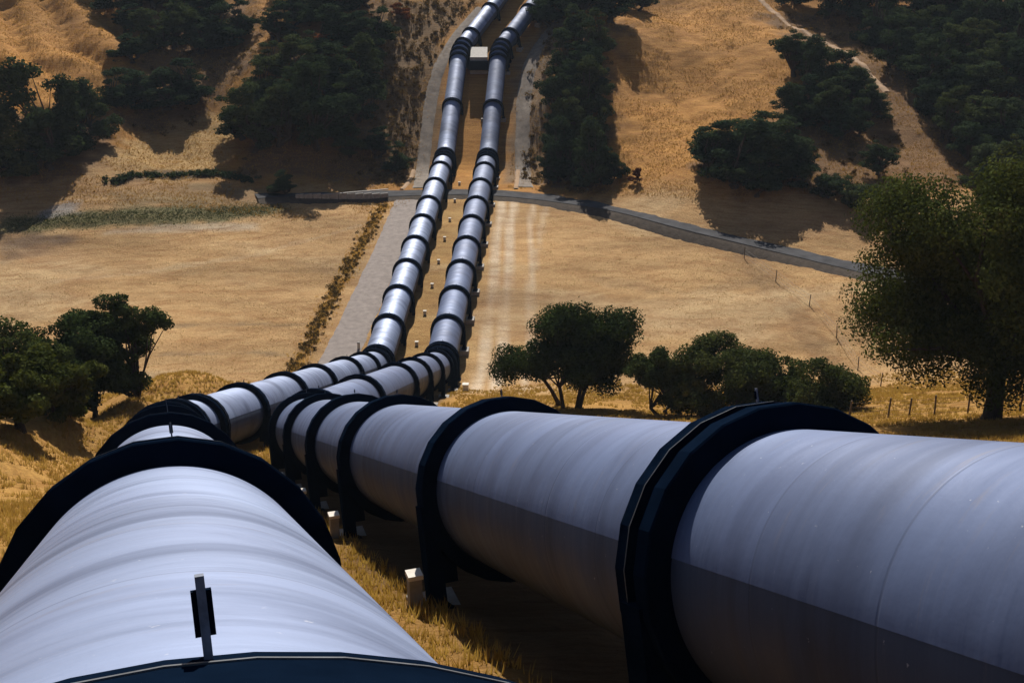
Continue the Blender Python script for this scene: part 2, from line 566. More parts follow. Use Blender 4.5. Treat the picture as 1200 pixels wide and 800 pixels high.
colr = colr * (0.86 + 0.5 * (fbm(xf * 0.05, yf * 0.05, 81, 3)[:, None] - 0.28))
# warmer grass strip under and between the pipes on the field
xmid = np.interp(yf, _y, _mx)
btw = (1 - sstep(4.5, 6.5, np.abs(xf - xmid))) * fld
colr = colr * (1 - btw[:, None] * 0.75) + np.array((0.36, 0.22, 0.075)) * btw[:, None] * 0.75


def paint(name, col, soft=1.2, amt=1.0, nz=2.5):
    global colr
    d = poly_sd(xf, yf, ZONES[name]) + (fbm(xf * 0.45, yf * 0.45, 91, 4) - 0.5) * nz * 2
    m = (sstep(-soft, soft, d) * amt)[:, None]
    colr = colr * (1 - m) + np.array(col) * m


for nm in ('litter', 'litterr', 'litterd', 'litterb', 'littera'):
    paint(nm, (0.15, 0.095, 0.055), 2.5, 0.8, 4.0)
paint('scrub', (0.185, 0.125, 0.068), 2.0, 0.85, 3.0)
paint('scrubr', (0.20, 0.15, 0.10), 1.5, 0.8, 2.0)
paint('olive', (0.22, 0.165, 0.085), 1.5, 0.8)
paint('green', (0.13, 0.125, 0.055), 1.0, 0.9, 1.5)
paint('brown', (0.13, 0.085, 0.055), 1.5, 0.9, 2.0)
paint('pale', (0.46, 0.37, 0.26), 0.8, 0.8, 0.8)
paint('stone', (0.30, 0.28, 0.26), 0.8, 0.9, 1.5)
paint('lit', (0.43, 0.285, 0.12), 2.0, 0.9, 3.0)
paint('ditch', (0.085, 0.065, 0.045), 0.6, 0.85, 0.6)
# wheel ruts beside the right-hand pipe, and the faint mowing lines on the stubble
for off, wd, a in ((6.7, 0.5, 0.9), (8.4, 0.5, 0.9), (11.2, 0.3, 0.7)):
    rx = xmid + off + np.sin(yf * 0.07) * 0.25
    m = ((1 - sstep(wd * 0.6, wd * 1.6, np.abs(xf - rx))) * fld * a)[:, None]
    colr = colr * (1 - m) + np.array((0.62, 0.50, 0.36)) * m
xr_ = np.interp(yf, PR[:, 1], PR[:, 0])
bare = ((1 - sstep(1.7, 2.9, np.abs(xf - xr_) + wob * 1.5)) * (1 - sstep(88, 97, yf)) * 0.85)[:, None]  # right pipe's shadow on the near ground, put into the soil colour
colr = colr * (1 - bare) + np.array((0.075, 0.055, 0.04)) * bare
for path, wd, cc, a in (
        ([(-38.1, 116.8), (-30.4, 116.7), (-23.0, 115.5)], 0.35, (0.20, 0.14, 0.08), 0.6), ([(-36.6, 108.5), (-26.8, 108.6), (-22.5, 107.3)], 0.5, (0.24, 0.17, 0.10), 0.55),
        ([(29.9, 136.7), (31.1, 122.2), (31.6, 110.2), (31.9, 100.1)], 1.6, (0.27, 0.17, 0.085), 0.6), ([(5.0, 159.3), (2.3, 128.6), (2.4, 104.1)], 0.4, (0.52, 0.40, 0.26), 0.6),
        ([(10.4, 130.1), (20.3, 125.7), (28.9, 128.6), (35.3, 121.7)], 1.2, (0.34, 0.22, 0.11), 0.5), ([(-55.4, 127.7), (-44.3, 131.7), (-32.8, 137.2), (-21.2, 149.5)], 0.5, (0.50, 0.37, 0.22), 0.5)):
    m = (1 - sstep(wd * 0.4, wd * 1.5, path_dist(xf, yf, path) + (fbm(xf * 0.6, yf * 0.6, 95, 3) - 0.5) * wd * 2)) * a
    colr = colr * (1 - m[:, None]) + np.array(cc) * m[:, None]
pt_ = (sstep(0.52, 0.68, fbm(xf * 0.035, yf * 0.07, 97, 4)) * fld * 0.55)[:, None]
colr = colr * (1 - pt_) + np.array((0.34, 0.205, 0.10)) * pt_
pt_ = (sstep(0.56, 0.70, fbm(xf * 0.05 + 40, yf * 0.09, 99, 4)) * fld * 0.5)[:, None]
colr = colr * (1 - pt_) + np.array((0.52, 0.38, 0.21)) * pt_
ml = 0.5 + 0.5 * np.sin((yf * 0.95 + xf * 0.22 + wob * 7) * 1.1)
colr = colr * (1 - 0.05 * (ml * fld)[:, None])
ny_, nx_ = XX.shape
idx = np.arange(ny_ * nx_).reshape(ny_, nx_)
quads = np.stack([idx[:-1, :-1], idx[:-1, 1:], idx[1:, 1:], idx[1:, :-1]], -1).reshape(-1, 4)
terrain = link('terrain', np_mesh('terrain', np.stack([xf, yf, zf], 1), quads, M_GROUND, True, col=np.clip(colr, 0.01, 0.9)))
tag(terrain, 'dry golden valley floor and hillsides under the pipelines', kind='structure')


# ------------------------------------------------------------------ roads and tracks laid on the ground
def resample(path, step):
    p = np.array(path, float)
    seg = np.linalg.norm(np.diff(p, axis=0), axis=1)
    cum = np.concatenate([[0], np.cumsum(seg)])
    s = np.linspace(0, cum[-1], max(2, int(cum[-1] / step) + 1))
    # smooth by averaging
    q = np.stack([np.interp(s, cum, p[:, 0]), np.interp(s, cum, p[:, 1])], 1)
    k = max(1, int(4 / step))
    for _ in range(3):
        e = np.pad(q, ((k, k), (0, 0)), 'edge')
        r = np.stack([e[i:i + len(q)] for i in range(2 * k + 1)]).mean(0)
        r[0], r[-1] = q[0], q[-1]
        q = r
    return q


def drape(name, path, width, mat, lift=0.05, across=7, ragged=0.0, step=0.6, label=None, kind='structure', flat=False):
    q = resample(path, step)
    t = np.gradient(q, axis=0)
    t /= np.linalg.norm(t, axis=1)[:, None]
    nrm = np.stack([t[:, 1], -t[:, 0]], 1)
    u = np.linspace(-0.5, 0.5, across)
    rag = 1 + (fbm(np.arange(len(q)) * 0.35, np.zeros(len(q)) + 3.3, 51, 3) - 0.5) * ragged * 2
    pts = q[:, None] + nrm[:, None] * (u[None, :, None] * width * rag[:, None, None])
    z = ground(pts[..., 0], pts[..., 1])
    if flat:
        z = np.repeat(z.mean(1)[:, None], across, 1)
        kk = 6
        e = np.pad(z[:, 0], kk, 'edge')
        z = np.repeat(np.stack([e[i:i + len(q)] for i in range(2 * kk + 1)]).mean(0)[:, None], across, 1)
    z = z + lift - np.where((np.abs(u) > 0.49)[None], lift + 0.05 if not flat else 0.0, 0.0)
    v = np.concatenate([pts, z[..., None]], -1)
    n, m = v.shape[:2]
    ii = np.arange(n * m).reshape(n, m)
    f = np.stack([ii[:-1, :-1], ii[:-1, 1:], ii[1:, 1:], ii[1:, :-1]], -1).reshape(-1, 4)
    o = link(name, np_mesh(name, v.reshape(-1, 3), f[:, ::-1], mat, True))
    tag(o, label, kind=kind)
    return q, nrm, z


ROAD = [(-36.9,157.2),(-31.7,159.0),(-25.4,162.5),(-16.8,165.5),(-7.8,166.1),(1.3,164.7),(12.3,157.5),(23.1,146.5),(33.0,138.5),(44.3,127.0),(50.2,117.6),(55.8,107.3),(62,92)]
rq, rn, rz_ = drape('valley_road', ROAD, 3.8, M_ROAD, 0.22, 5, 0.0, 1.0, 'grey valley road passing under the pipelines', flat=True)
# earth banks that carry the road
for sd_, nm in ((1, 'road_bank'), (-1, 'road_bank')):
    a = rq + rn * sd_ * 1.92
    b_ = rq + rn * sd_ * 3.6
    c_ = rq + rn * sd_ * 1.7
    za = rz_[:, 0] - 0.02
    v = np.concatenate([np.stack([np.c_[c_, za], np.c_[a, za - 0.03], np.c_[b_, ground(b_[:, 0], b_[:, 1]) - 0.15]], 1)])
    n = len(rq)
    ii = np.arange(n * 3).reshape(n, 3)
    f = np.stack([ii[:-1, :-1], ii[:-1, 1:], ii[1:, 1:], ii[1:, :-1]], -1).reshape(-1, 4)
    if sd_ > 0:
        f = f[:, ::-1]
    tag(link(nm, np_mesh(nm, v.reshape(-1, 3), f, M_BANK, True)), 'earth bank along the edge of the valley road', kind='structure')
TRACK = [(-18.6,95),(-18.1,102.2),(-17.5,109.6),(-16.7,125.6),(-15.9,146.1),(-15.5,162.0)]
drape('gravel_track', TRACK, 4.2, M_GRAVEL, 0.07, 11, 0.08, 0.5, 'grey gravel access track beside the left pipeline')
drape('hill_track', [(-14.2,168.5),(-14.6,180),(-14.0,200),(-11,214),(-6,226)], 2.4, M_TRACK2, 0.10, 7, 0.15, 0.5, 'grey service track climbing left of the pipelines')
drape('hill_track', [(2.0,169),(1.6,182),(2.2,200),(5.0,212),(10,222)], 2.8, M_TRACK2, 0.10, 7, 0.15, 0.5, 'grey service track climbing right of the pipelines')
TRAIL = [(50.1,234.5),(54.0,213.8),(59.2,205.9),(61.4,184.5),(61.3,170.0),(57.6,150.4)]
drape('hillside_trail', TRAIL[:4], 1.3, M_TRAIL, 0.16, 7, 0.3, 0.5, 'pale dirt trail running down the wooded hill')
# ------------------------------------------------------------------ the two pipelines
RL = [16.95, 27.6, 41.5, 54.5, 62, 67.5, 70.6, 73.8, 81.4, 91, 100, 110.5, 118.5, 124.2, 126.2, 134.6, 143, 151.5, 160, 168.8, 177.2, 186.4, 195.5,
      200.4, 202, 203.6, 218, 231.6, 233.2, 234.8, 236.4, 240.6, 251.5, 262, 273, 284]
RR = [15.6, 25.76, 35.8, 46.1, 53.5, 61, 67.5, 72.5, 83.6, 97, 104.5, 112, 118.6, 121.2, 123.2, 130.5, 138.8, 147.3, 156, 164.7, 173.4, 182.6, 191.8,
      197.0, 198.6, 200.2, 214.5, 228.2, 229.8, 231.4, 233.0, 237.2, 247.6, 258.5, 270, 281]
SEAM = R(15)


def frame(S, Pp, s):
    p = np.array([np.interp(s, S, Pp[:, k]) for k in range(3)])
    a = np.array([np.interp(s - 0.4, S, Pp[:, k]) for k in range(3)])
    b = np.array([np.interp(s + 0.4, S, Pp[:, k]) for k in range(3)])
    t = b - a
    t /= np.linalg.norm(t)
    r = np.cross(t, (0, 0, 1.0))
    r /= np.linalg.norm(r)
    return p, r, t, np.cross(r, t)


def shell(S, Pp, s0, s1, th0, th1, rad, n, step, lip=0.0):
    k = max(2, int(math.ceil((s1 - s0) / step)) + 1)
    th = np.linspace(th0, th1, n)
    rr = np.full(n, rad)
    if lip:                                    # small out-turned flange along both long edges
        th = np.concatenate([[th0 - 0.002], th, [th1 + 0.002]])
        rr = np.concatenate([[rad + lip], rr, [rad + lip]])
        n += 2
    vs_, uv = [], []
    for s in np.linspace(s0, s1, k):
        p, r, t, u = frame(S, Pp, s)
        vs_.append(p + (r[None] * np.cos(th)[:, None] + u[None] * np.sin(th)[:, None]) * rr[:, None])
        uv.append(np.stack([th * rad, np.full(n, s)], 1))
    v = np.concatenate(vs_)
    uv = np.concatenate(uv)
    ii = np.arange(k * n).reshape(k, n)
    f = np.stack([ii[:-1, :-1], ii[:-1, 1:], ii[1:, 1:], ii[1:, :-1]], -1).reshape(-1, 4)
    return v, f[:, ::-1], uv


RING_N = 24
RH = 0.27


def lathe(prof, n=RING_N, closed=True, flat=True):
    m = len(prof)
    v = []
    for k in range(n):
        a = 2 * math.pi * (k + 0.5) / n
        for (s, r) in prof:
            rr = r / math.cos(math.pi / n) if r > PIPE_R + 0.05 else r
            v.append((rr * math.cos(a), s, rr * math.sin(a)))
    f = []
    for k in range(n):
        k2 = (k + 1) % n
        for j in range(m if closed else m - 1):
            j2 = (j + 1) % m
            f.append((k * m + j, k2 * m + j, k2 * m + j2, k * m + j2))
    return np.array(v), np.array(f)


HW = 0.39
HS = 0.27
prof = [(-HW, PIPE_R - 0.03), (-HW, PIPE_R + RH - 0.02), (-HW + 0.02, PIPE_R + RH), (-0.11, PIPE_R + RH), (-0.10, PIPE_R + 0.06),
        (0.10, PIPE_R + 0.06), (0.11, PIPE_R + RH), (HW - 0.02, PIPE_R + RH), (HW, PIPE_R + RH - 0.02), (HW, PIPE_R - 0.03)]
v, f = lathe(prof)
ME_RING2 = np_mesh('ring_girder', v, f, M_RING)
v, f = lathe([(-HS, PIPE_R - 0.03), (-HS, PIPE_R + RH - 0.02), (-HS + 0.02, PIPE_R + RH), (HS - 0.02, PIPE_R + RH), (HS, PIPE_R + RH - 0.02), (HS, PIPE_R - 0.03)])
ME_RING = np_mesh('ring_girder', v, f, M_RING)
# pale worn edge strips that sit on the ring, half way round the top
mb = MB()
for s0 in (0.115,):
    v, f = lathe([(s0, PIPE_R + RH - 0.01), (s0, PIPE_R + RH + 0.005), (s0 + 0.013, PIPE_R + RH + 0.005), (s0 + 0.013, PIPE_R + RH - 0.01)])
    mb.add(v, f4=f)
ME_STRIP = mb.mesh('edge_strip', M_STRIP)
v, f = lathe(prof, 64)
ME_RING3 = np_mesh('ring_girder', v, f, M_RING)
mb = MB()
v, f = lathe([(0.30, PIPE_R + RH - 0.01), (0.30, PIPE_R + RH + 0.004), (0.31, PIPE_R + RH + 0.004), (0.31, PIPE_R + RH - 0.01)], 64)
mb.add(v, f4=f)
ME_STRIP3 = mb.mesh('edge_strip', M_STRIP)
LEG_B = -(CLEAR - 0.12)
LEGS = []
for sx in (-1, 1):
    mb = MB()
    x = sx * (PIPE_R + 0.16)
    mb.box((x, 0, LEG_B / 2 - 0.05), (0.30, 0.5, -LEG_B - 0.1))
    mb.box((x, 0, LEG_B - 0.02), (0.52, 0.8, 0.09))
    mb.box((x - sx * 0.2, 0, -0.95), (0.5, 0.10, 1.3))
    LEGS.append(mb.mesh('support_leg', M_RING))
mb = MB()
mb.box((0, -0.01, 0.06), (0.05, 0.07, 0.30))
mb.box((-0.040, 0.0, 0.085), (0.032, 0.05, 0.15))
mb.box((0.040, 0.0, 0.085), (0.032, 0.05, 0.15))
ME_LUG = mb.mesh('lifting_lug', M_LUG)
ME_LUG.materials.append(M_RING)
for pi in range(6, 18):
    ME_LUG.polygons[pi].material_index = 1
mb = MB()
mb.box((0, 0, -0.27), (1.0, 1.5, 1.1), taper=0.92)
ME_PAD = mb.mesh('pad', M_CONC)


def mat_from(p, r, t, u):
    return Matrix(((r[0], t[0], u[0], p[0]), (r[1], t[1], u[1], p[1]), (r[2], t[2], u[2], p[2]), (0, 0, 0, 1)))


ORD = ['first', 'second', 'third', 'fourth', 'fifth', 'sixth', 'seventh', 'eighth', 'ninth', 'tenth', 'eleventh', 'twelfth', 'thirteenth',
       'fourteenth', 'fifteenth', 'sixteenth', 'seventeenth', 'eighteenth', 'nineteenth', 'twentieth', 'twenty-first', 'twenty-second',
       'twenty-third', 'twenty-fourth', 'twenty-fifth', 'twenty-sixth', 'twenty-seventh', 'twenty-eighth', 'twenty-ninth', 'thirtieth',
       'thirty-first', 'thirty-second', 'thirty-third', 'thirty-fourth', 'thirty-fifth', 'thirty-sixth', 'thirty-seventh', 'thirty-eighth',
       'thirty-ninth', 'fortieth', 'forty-first', 'forty-second', 'forty-third', 'forty-fourth', 'forty-fifth', 'forty-sixth', 'forty-seventh', 'forty-eighth', 'forty-ninth', 'fiftieth']


def pipeline(S, Pp, rings, label, side, clad):
    root = link('pipeline', None)
    root.location = (0, 0, 0)
    p0 = frame(S, Pp, rings[0])[0]
    root.location = (p0[0], p0[1], p0[2] - PIPE_R)
    inv = Matrix.Translation(-Vector(root.location))
    tag(root, label, 'pipeline', 'pair of pipelines crossing the valley')
    off = np.array(root.location)
    ends = [0.0] + rings + [float(S[-1])]
    for a, b in zip(ends[:-1], ends[1:]):
        near = a < 75
        bend = (66 < b and a < 76) or (120 < b and a < 130) or (196 < b and a < 210) or (228 < b and a < 240)
        st = 0.4 if bend else (1.0 if near else 2.0)
        n = 64 if near else 36
        v, f, uv = shell(S, Pp, a, b, SEAM, math.pi - SEAM, PIPE_R, n, st)
        up_ = link('pipe_section', np_mesh('pipe_section', v - off, f, clad, True, uv), root)
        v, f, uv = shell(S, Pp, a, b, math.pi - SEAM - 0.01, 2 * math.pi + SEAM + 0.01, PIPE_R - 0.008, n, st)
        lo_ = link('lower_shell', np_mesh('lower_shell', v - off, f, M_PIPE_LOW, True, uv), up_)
    foots = []
    for i, s in enumerate(rings):
        p, r, t, u = frame(S, Pp, s)
        mw = mat_from(p - off, r, t, u)
        dbl = i < 3 or (66 < s < 74) or (120 < s < 128)
        if side == 'right' and s > 30:
            dbl = 120 < s < 125
        g = link('ring_girder', (ME_RING3 if i == 0 else ME_RING2) if dbl else ME_RING, root)
        g.matrix_local = mw
        if dbl and s < 75:
            link('edge_strip', ME_STRIP3 if i == 0 else ME_STRIP, g)
        for lg in LEGS:
            link('support_leg', lg, g)
        if s < 240:
            l = link('lifting_lug', ME_LUG, g)
            l.scale = (0.36, 0.5, 0.6)
            l.location = (0.17, (HW if dbl else HS) - 0.03, PIPE_R + RH + 0.03)
        # a footing for every ring that stands alone (stacked rings at a bend share one)
        if i == 0 or s - rings[i - 1] > 3.0:
            foots.append((s, p, r, t, u))
    return root, foots


pipe_l, foot_l = pipeline(SL, PL, RL, 'long pale pipeline on the left, its near end filling the bottom left corner', 'left', M_PIPE)
pipe_r, foot_r = pipeline(SR, PR, RR, 'long pale pipeline on the right, its near end leaving at the right edge', 'right', M_PIPE_SHADED)


def footing(p, r, t, u, sx, label, group, post, lat):
    c_ = p + r * sx * (PIPE_R + 0.16) + u * (LEG_B - 0.05)
    g = gz(c_[0], c_[1])
    root = link('concrete_footing', None)
    az = math.atan2(-t[0], t[1])
    root.location = (c_[0], c_[1], g)
    root.rotation_euler = (0, 0, az)
    tag(root, label, 'footing', group)
    pd = link('pad', ME_PAD, root)
    pd.location = (0, 0, c_[2] - g - 0.28)
    if post:
        mb = MB()
        mb.box((0, 0, 0.22 - 0.3), (post[0], post[0], post[1] + 0.6))
        sft = mb.obj('marker_post', M_CONC if post[2] else M_WHITE, root)
        sft.location = (sx * (lat - PIPE_R - 0.16), 0, 0.25)
        q = root.matrix_basis @ Vector((sx * (lat - PIPE_R - 0.16), 0, 0))
        sft.location.z = gz(q.x, q.y) - g + post[1] / 2
        mb = MB()
        mb.box((0, 0, post[1] / 2 + 0.15 + 0.05), (post[0] * 1.18, post[0] * 1.18, 0.09))
        mb.obj('cap', M_WHITE, sft)


for nm, fl in (('left', foot_l), ('right', foot_r)):
    for i, (s, p, r, t, u) in enumerate(fl):
        for sx in (-1, 1):
            post, lat = None, 2.0
            if nm == 'right' and sx < 0 and 30 < s < 66:
                post, lat = (0.24, 0.5, True), 2.1
            if nm == 'left' and sx > 0 and 120 < s < 200:
                post, lat = (0.32, 0.2, False), 2.9
            if nm == 'right' and sx > 0 and 115 < s < 124:
                post, lat = (0.5, 0.5, False), 2.9
            w_ = 'left' if sx < 0 else 'right'
            what = 'footing with white-capped marker' if post else 'plain concrete footing'
            footing(p, r, t, u, sx, f'{what}, {w_} side of the {nm} pipeline, {ORD[i]} from camera',
                    'concrete footings under the pipeline rings', post, lat)

# anchor block between the pipes at the upper bend
pa = 0.5 * (frame(SL, PL, 233)[0] + frame(SR, PR, 229.8)[0])
root = link('anchor_block', None)
root.location = (pa[0], pa[1], gz(pa[0], pa[1]))
tag(root, 'pale concrete anchor block wedged between the pipes at the upper bend', 'concrete block')
h_ = pa[2] - root.location.z
mb = MB()
mb.box((0, 0, h_ / 2 - 0.4), (3.1, 3.6, h_ + 0.8))
mb.obj('block', M_CONC, root)
mb = MB()
mb.box((0, 0, 0.15), (3.0, 3.8, 0.3))
cs = mb.obj('cap_slab', M_WHITE, root)
cs.location = (0, 0.6, h_ + 0.35)
cs.rotation_euler = (R(24), 0, 0)
# dark box added in front, standing in for the block's face in shadow
mb = MB()
mb.box((0, -2.6, h_ - 1.35), (3.4, 0.5, 1.6))
mb.obj('shaded_front', M_RING, root)
# ------------------------------------------------------------------ trees
def leaf_quads(cent, nrm, size, rng, aspect=0.6):
    n = len(cent)
    a = np.cross(nrm, rng.normal(size=(n, 3)))
    a /= np.linalg.norm(a, axis=1)[:, None] + 1e-9
    b = np.cross(nrm, a)
    s = (size * rng.uniform(0.6, 1.35, n))[:, None]
    a, b = a * s, b * s * aspect
    v = np.stack([cent - a, cent - b, cent + a, cent + b], 1).reshape(-1, 3)
    f = np.arange(n * 4).reshape(n, 4)
    return v, f


def tree_meshes(seed, H, W, trunk_h, nclump, nleaf, leaf, mat, low=0.25, multi=1, shape=0.0, bark=M_BARK, fill=0.75, tr=0.035, lobes=None, lean_amt=0.05):
    """returns (trunk mesh, crown mesh); base at the origin, height H, crown width W"""
    rng = np.random.default_rng(seed)
    cl, rad = [], []
    zc, zr = (H + H * low) / 2, (H - H * low) / 2
    if lobes is None:                          # a handful of uneven lobes make the outline
        lobes = [(0, 0, zc, min(W * 0.30, zr * 0.8))]
        for m in range(7):
            a = m * 0.9 + rng.uniform(-0.4, 0.4)
            zz = rng.uniform(H * low + zr * 0.25, H - zr * 0.45)
            wide = math.sqrt(max(0.05, 1 - ((zz - zc * 0.9) / (zr * 1.15)) ** 2)) * (1 - shape * 0.5 * max(0, (zz - zc) / zr))
            lr = W * rng.uniform(0.17, 0.27)
            q = max(0, W / 2 * fill * wide * rng.uniform(0.75, 1.1) - lr * 0.8)
            lobes.append((math.cos(a) * q, math.sin(a) * q, zz, lr))
        lobes.append((rng.normal() * W * 0.08, rng.normal() * W * 0.08, H - W * 0.18, W * 0.18))
    vol = np.array([l[3] ** 2.4 for l in lobes])
    vol /= vol.sum()
    k = 0
    while len(cl) < nclump and k < 6000:
        k += 1
        lx, ly, lz, lr = lobes[int(rng.choice(len(lobes), p=vol))]
        d = rng.normal(size=3)
        d /= np.linalg.norm(d)
        p = np.array([lx, ly, lz]) + d * lr * rng.uniform(0.2, 0.92) ** 0.5 * np.array([1, 1, 0.8])
        r = min(lr * 0.75, W * rng.uniform(0.055, 0.12))
        if p[2] > 0.1 and all(np.linalg.norm(p - c0) > 0.5 * r for c0 in cl):
            cl.append(p)
            rad.append(r)
    cl, rad = np.array(cl), np.array(rad)
    mb = MB()
    stems = []
    for m in range(multi):
        a = rng.uniform(0, 6.28)
        o = np.array([math.cos(a), math.sin(a), 0]) * (0.0 if multi == 1 else W * 0.10)
        lean = np.array([rng.normal() * lean_amt, rng.normal() * lean_amt, 0]) * H + o * 0.8
        top = o + lean + np.array([0, 0, trunk_h])
        r0 = H * tr / math.sqrt(multi)
        mb.tube([o + (0, 0, -0.4), o + (0, 0, 0.15), o + lean * 0.4 + (0, 0, trunk_h * 0.5), top], [r0 * 1.7, r0 * 1.2, r0 * 0.95, r0 * 0.85], 9)
        stems.append((top, r0))
    order = rng.permutation(len(cl))
    for j in order[:min(len(cl), 26)]:
        top, r0 = stems[int(rng.integers(len(stems)))]
        e = cl[j]
        mid = top + (e - top) * 0.5 + np.array([rng.normal() * 0.05, rng.normal() * 0.05, 0.06]) * H * 0.6
        mb.tube([top - (0, 0, 0.1 * trunk_h), mid, e], [r0 * 0.5, r0 * 0.28, r0 * 0.08], 5)
    trunk = mb.mesh('trunk', bark, True)
    w = rad ** 2
    pick = rng.choice(len(cl), nleaf, p=w / w.sum())
    d = rng.normal(size=(nleaf, 3))
    d /= np.linalg.norm(d, axis=1)[:, None]
    q = rng.uniform(0.15, 1.08, nleaf) ** 0.45
    c = cl[pick] + d * (rad[pick] * q)[:, None] * np.array([1.15, 1.15, 0.85])
    # stray twigs outside the clumps
    st = rng.random(nleaf) < 0.04
    c[st] += rng.normal(size=(st.sum(), 3)) * W * 0.022
    c[:, 2] = np.maximum(c[:, 2], 0.15)
    n = d * 0.55 + (c - np.array([0, 0, zc])) / W * 0.6 + rng.normal(size=(nleaf, 3)) * 0.42
    n /= np.linalg.norm(n, axis=1)[:, None]
    v, f = leaf_quads(c, n, leaf, rng)
    crown = np_mesh('crown', v, f, mat)
    return trunk, crown


def put_tree(name, meshes, x, y, label, cat, group=None, scale=(1, 1, 1), rz=0.0, dz=0.0):
    root = link(name, None)
    root.location = (x, y, gz(x, y) + dz)
    root.rotation_euler = (0, 0, rz)
    root.scale = scale
    tag(root, label, cat, group)
    link('trunk', meshes[0], root)
    link('crown', meshes[1], root)
    return root


# near trees and bushes, each its own shape
GN = 'trees beside the near pipes'
OAK = []
for (dx, dz, r) in ((-4.6, 11.0, 2.9), (-0.3, 12.2, 3.0), (3.5, 11.0, 3.6), (-5.6, 4.9, 2.2), (-2.2, 7.0, 3.6), (2.0, 6.4, 3.6), (-0.8, 4.0, 2.2),
                    (-7.2, 4.4, 1.1), (5.6, 7.0, 3.2), (-5.2, 8.2, 2.0), (-6.6, 5.8, 1.3), (5.0, 3.6, 2.2)):
    OAK.append((dx, random.Random(int(dx * 10)).uniform(-2.5, 2.5), dz, r))
OAK += [(0, 4.2, 8, 3.2), (0, -4.0, 8.5, 3.0), (3, -3.5, 5, 2.4), (-3, 3.5, 5, 2.4), (-3.2, 0.6, 3.9, 2.0), (1.6, -0.8, 3.8, 2.0), (4.2, 0.5, 4.0, 2.3), (-5.4, -0.5, 3.9, 1.6), (-1, 2.5, 4.0, 2.0), (7.5, 0, 6.0, 2.6)]
put_tree('oak_tree', tree_meshes(11, 15.2, 17.5, 3.4, 240, 210000, 0.095, M_LEAF, low=0.17, fill=0.9, tr=0.03, lobes=OAK, lean_amt=0.0), 27.0, 57.2,
         'large dark spreading oak at the right edge with a thick single trunk', 'tree', GN)
put_tree('oak_tree', tree_meshes(12, 9.0, 10.5, 2.4, 120, 62000, 0.105, M_LEAF, low=0.22, multi=4, fill=0.88,
         lobes=[(-0.3, 0.3, 6.2, 2.4), (3.2, -0.3, 6.2, 2.1), (1.6, 0.6, 4.0, 2.2), (-4.4, 0, 3.6, 1.6), (-1.9, -0.8, 4.1, 1.8), (0.2, 0.4, 7.6, 1.2),
                (3.6, 0.8, 4.0, 1.5), (0.5, -2.4, 4.6, 1.8), (0.8, 2.4, 5.0, 2.0), (-3.2, 0.3, 4.6, 1.1), (2.6, 0, 2.6, 1.3), (0.6, 0.5, 3.0, 1.5), (4.4, 0.2, 2.9, 1.1)]), 4.6, 80.8,
         'dark round oak with several bare trunks, just beyond the near right pipe', 'tree', GN)
put_tree('bushy_tree', tree_meshes(14, 5.8, 5.6, 0.8, 70, 24000, 0.10, M_LEAF, low=0.08, fill=0.9, multi=2), 10.9, 75.6,
         'dense dark rounded shrub right of the several-trunked oak', 'shrub', GN)
put_tree('bushy_tree', tree_meshes(15, 5.2, 8.4, 0.7, 90, 32000, 0.10, M_LEAF_BUSH, low=0.06, fill=0.92, multi=3), 15.6, 74.2,
         'wide olive green bush in the middle of the row above the near right pipe', 'shrub', GN)
put_tree('bushy_tree', tree_meshes(16, 4.3, 6.6, 0.6, 70, 22000, 0.10, M_LEAF, low=0.06, fill=0.92, multi=3), 18.7, 73.2,
         'dark low bush at the right end of the bush row by the field', 'shrub', GN)
put_tree('bushy_tree', tree_meshes(17, 3.2, 7.0, 0.4, 70, 16000, 0.095, M_LEAF_BUSH, low=0.05, fill=0.95, multi=3), 21.0, 68.8,
         'low spreading green brush left of the large oak', 'shrub', GN)
put_tree('bushy_tree', tree_meshes(18, 3.2, 4.0, 0.5, 40, 9000, 0.095, M_LEAF_BUSH, low=0.05, fill=0.95, multi=3), 13.2, 72.8,
         'small grey green bush between the dense shrub and the wide bush', 'shrub', GN)
put_tree('oak_tree', tree_meshes(19, 9.5, 8.0, 2.2, 70, 24000, 0.12, M_LEAF, low=0.15, fill=0.9), 38.5, 63.0,
         'dark tree behind the large oak, cut by the right edge', 'tree', GN)
GL = 'trees on the shoulder left of the pipes'
LOB1 = [(-0.2, 0, 6.6, 1.7), (2.1, 0, 6.3, 0.9), (3.0, 0.2, 6.0, 0.6), (-1.9, 0.4, 5.2, 1.8), (0.2, 0.6, 4.4, 1.8), (-1.2, -0.6, 2.6, 1.9), (0.6, -0.8, 2.6, 1.3), (1.3, 0.3, 5.3, 1.0)]
for i, (x, y, H, W, sd, lb, lab) in enumerate((
        (-26.0, 69.0, 8.2, 6.0, 31, LOB1, 'tallest dark oak at the right end of the left-hand row, one branch reaching right'),
        (-27.9, 66.5, 7.9, 7.2, 32, None, 'dark bushy oak in the left-hand row, next to the tallest one'),
        (-29.0, 63.4, 7.6, 7.2, 33, None, 'dark bushy oak in the middle of the left-hand row'),
        (-29.9, 60.2, 7.2, 7.4, 34, None, 'dark wide oak at the left picture edge, second from the camera in the left-hand row'),
        (-24.6, 49.6, 4.6, 5.6, 36, None, 'low dark oak at the foot of the left-hand row, closest to the camera'),
        (-24.3, 55.0, 4.2, 4.6, 37, None, 'small dark oak below the middle of the left-hand row'),
        (-34.0, 63.5, 8.6, 8.0, 35, None, 'dark oak behind the left-hand row, at the picture edge'))):
    put_tree('oak_tree', tree_meshes(sd, H, W, 1.0, 80, 26000, 0.105, M_LEAF, low=0.02, fill=0.95, multi=2, lobes=lb), x, y, lab, 'tree', GL)

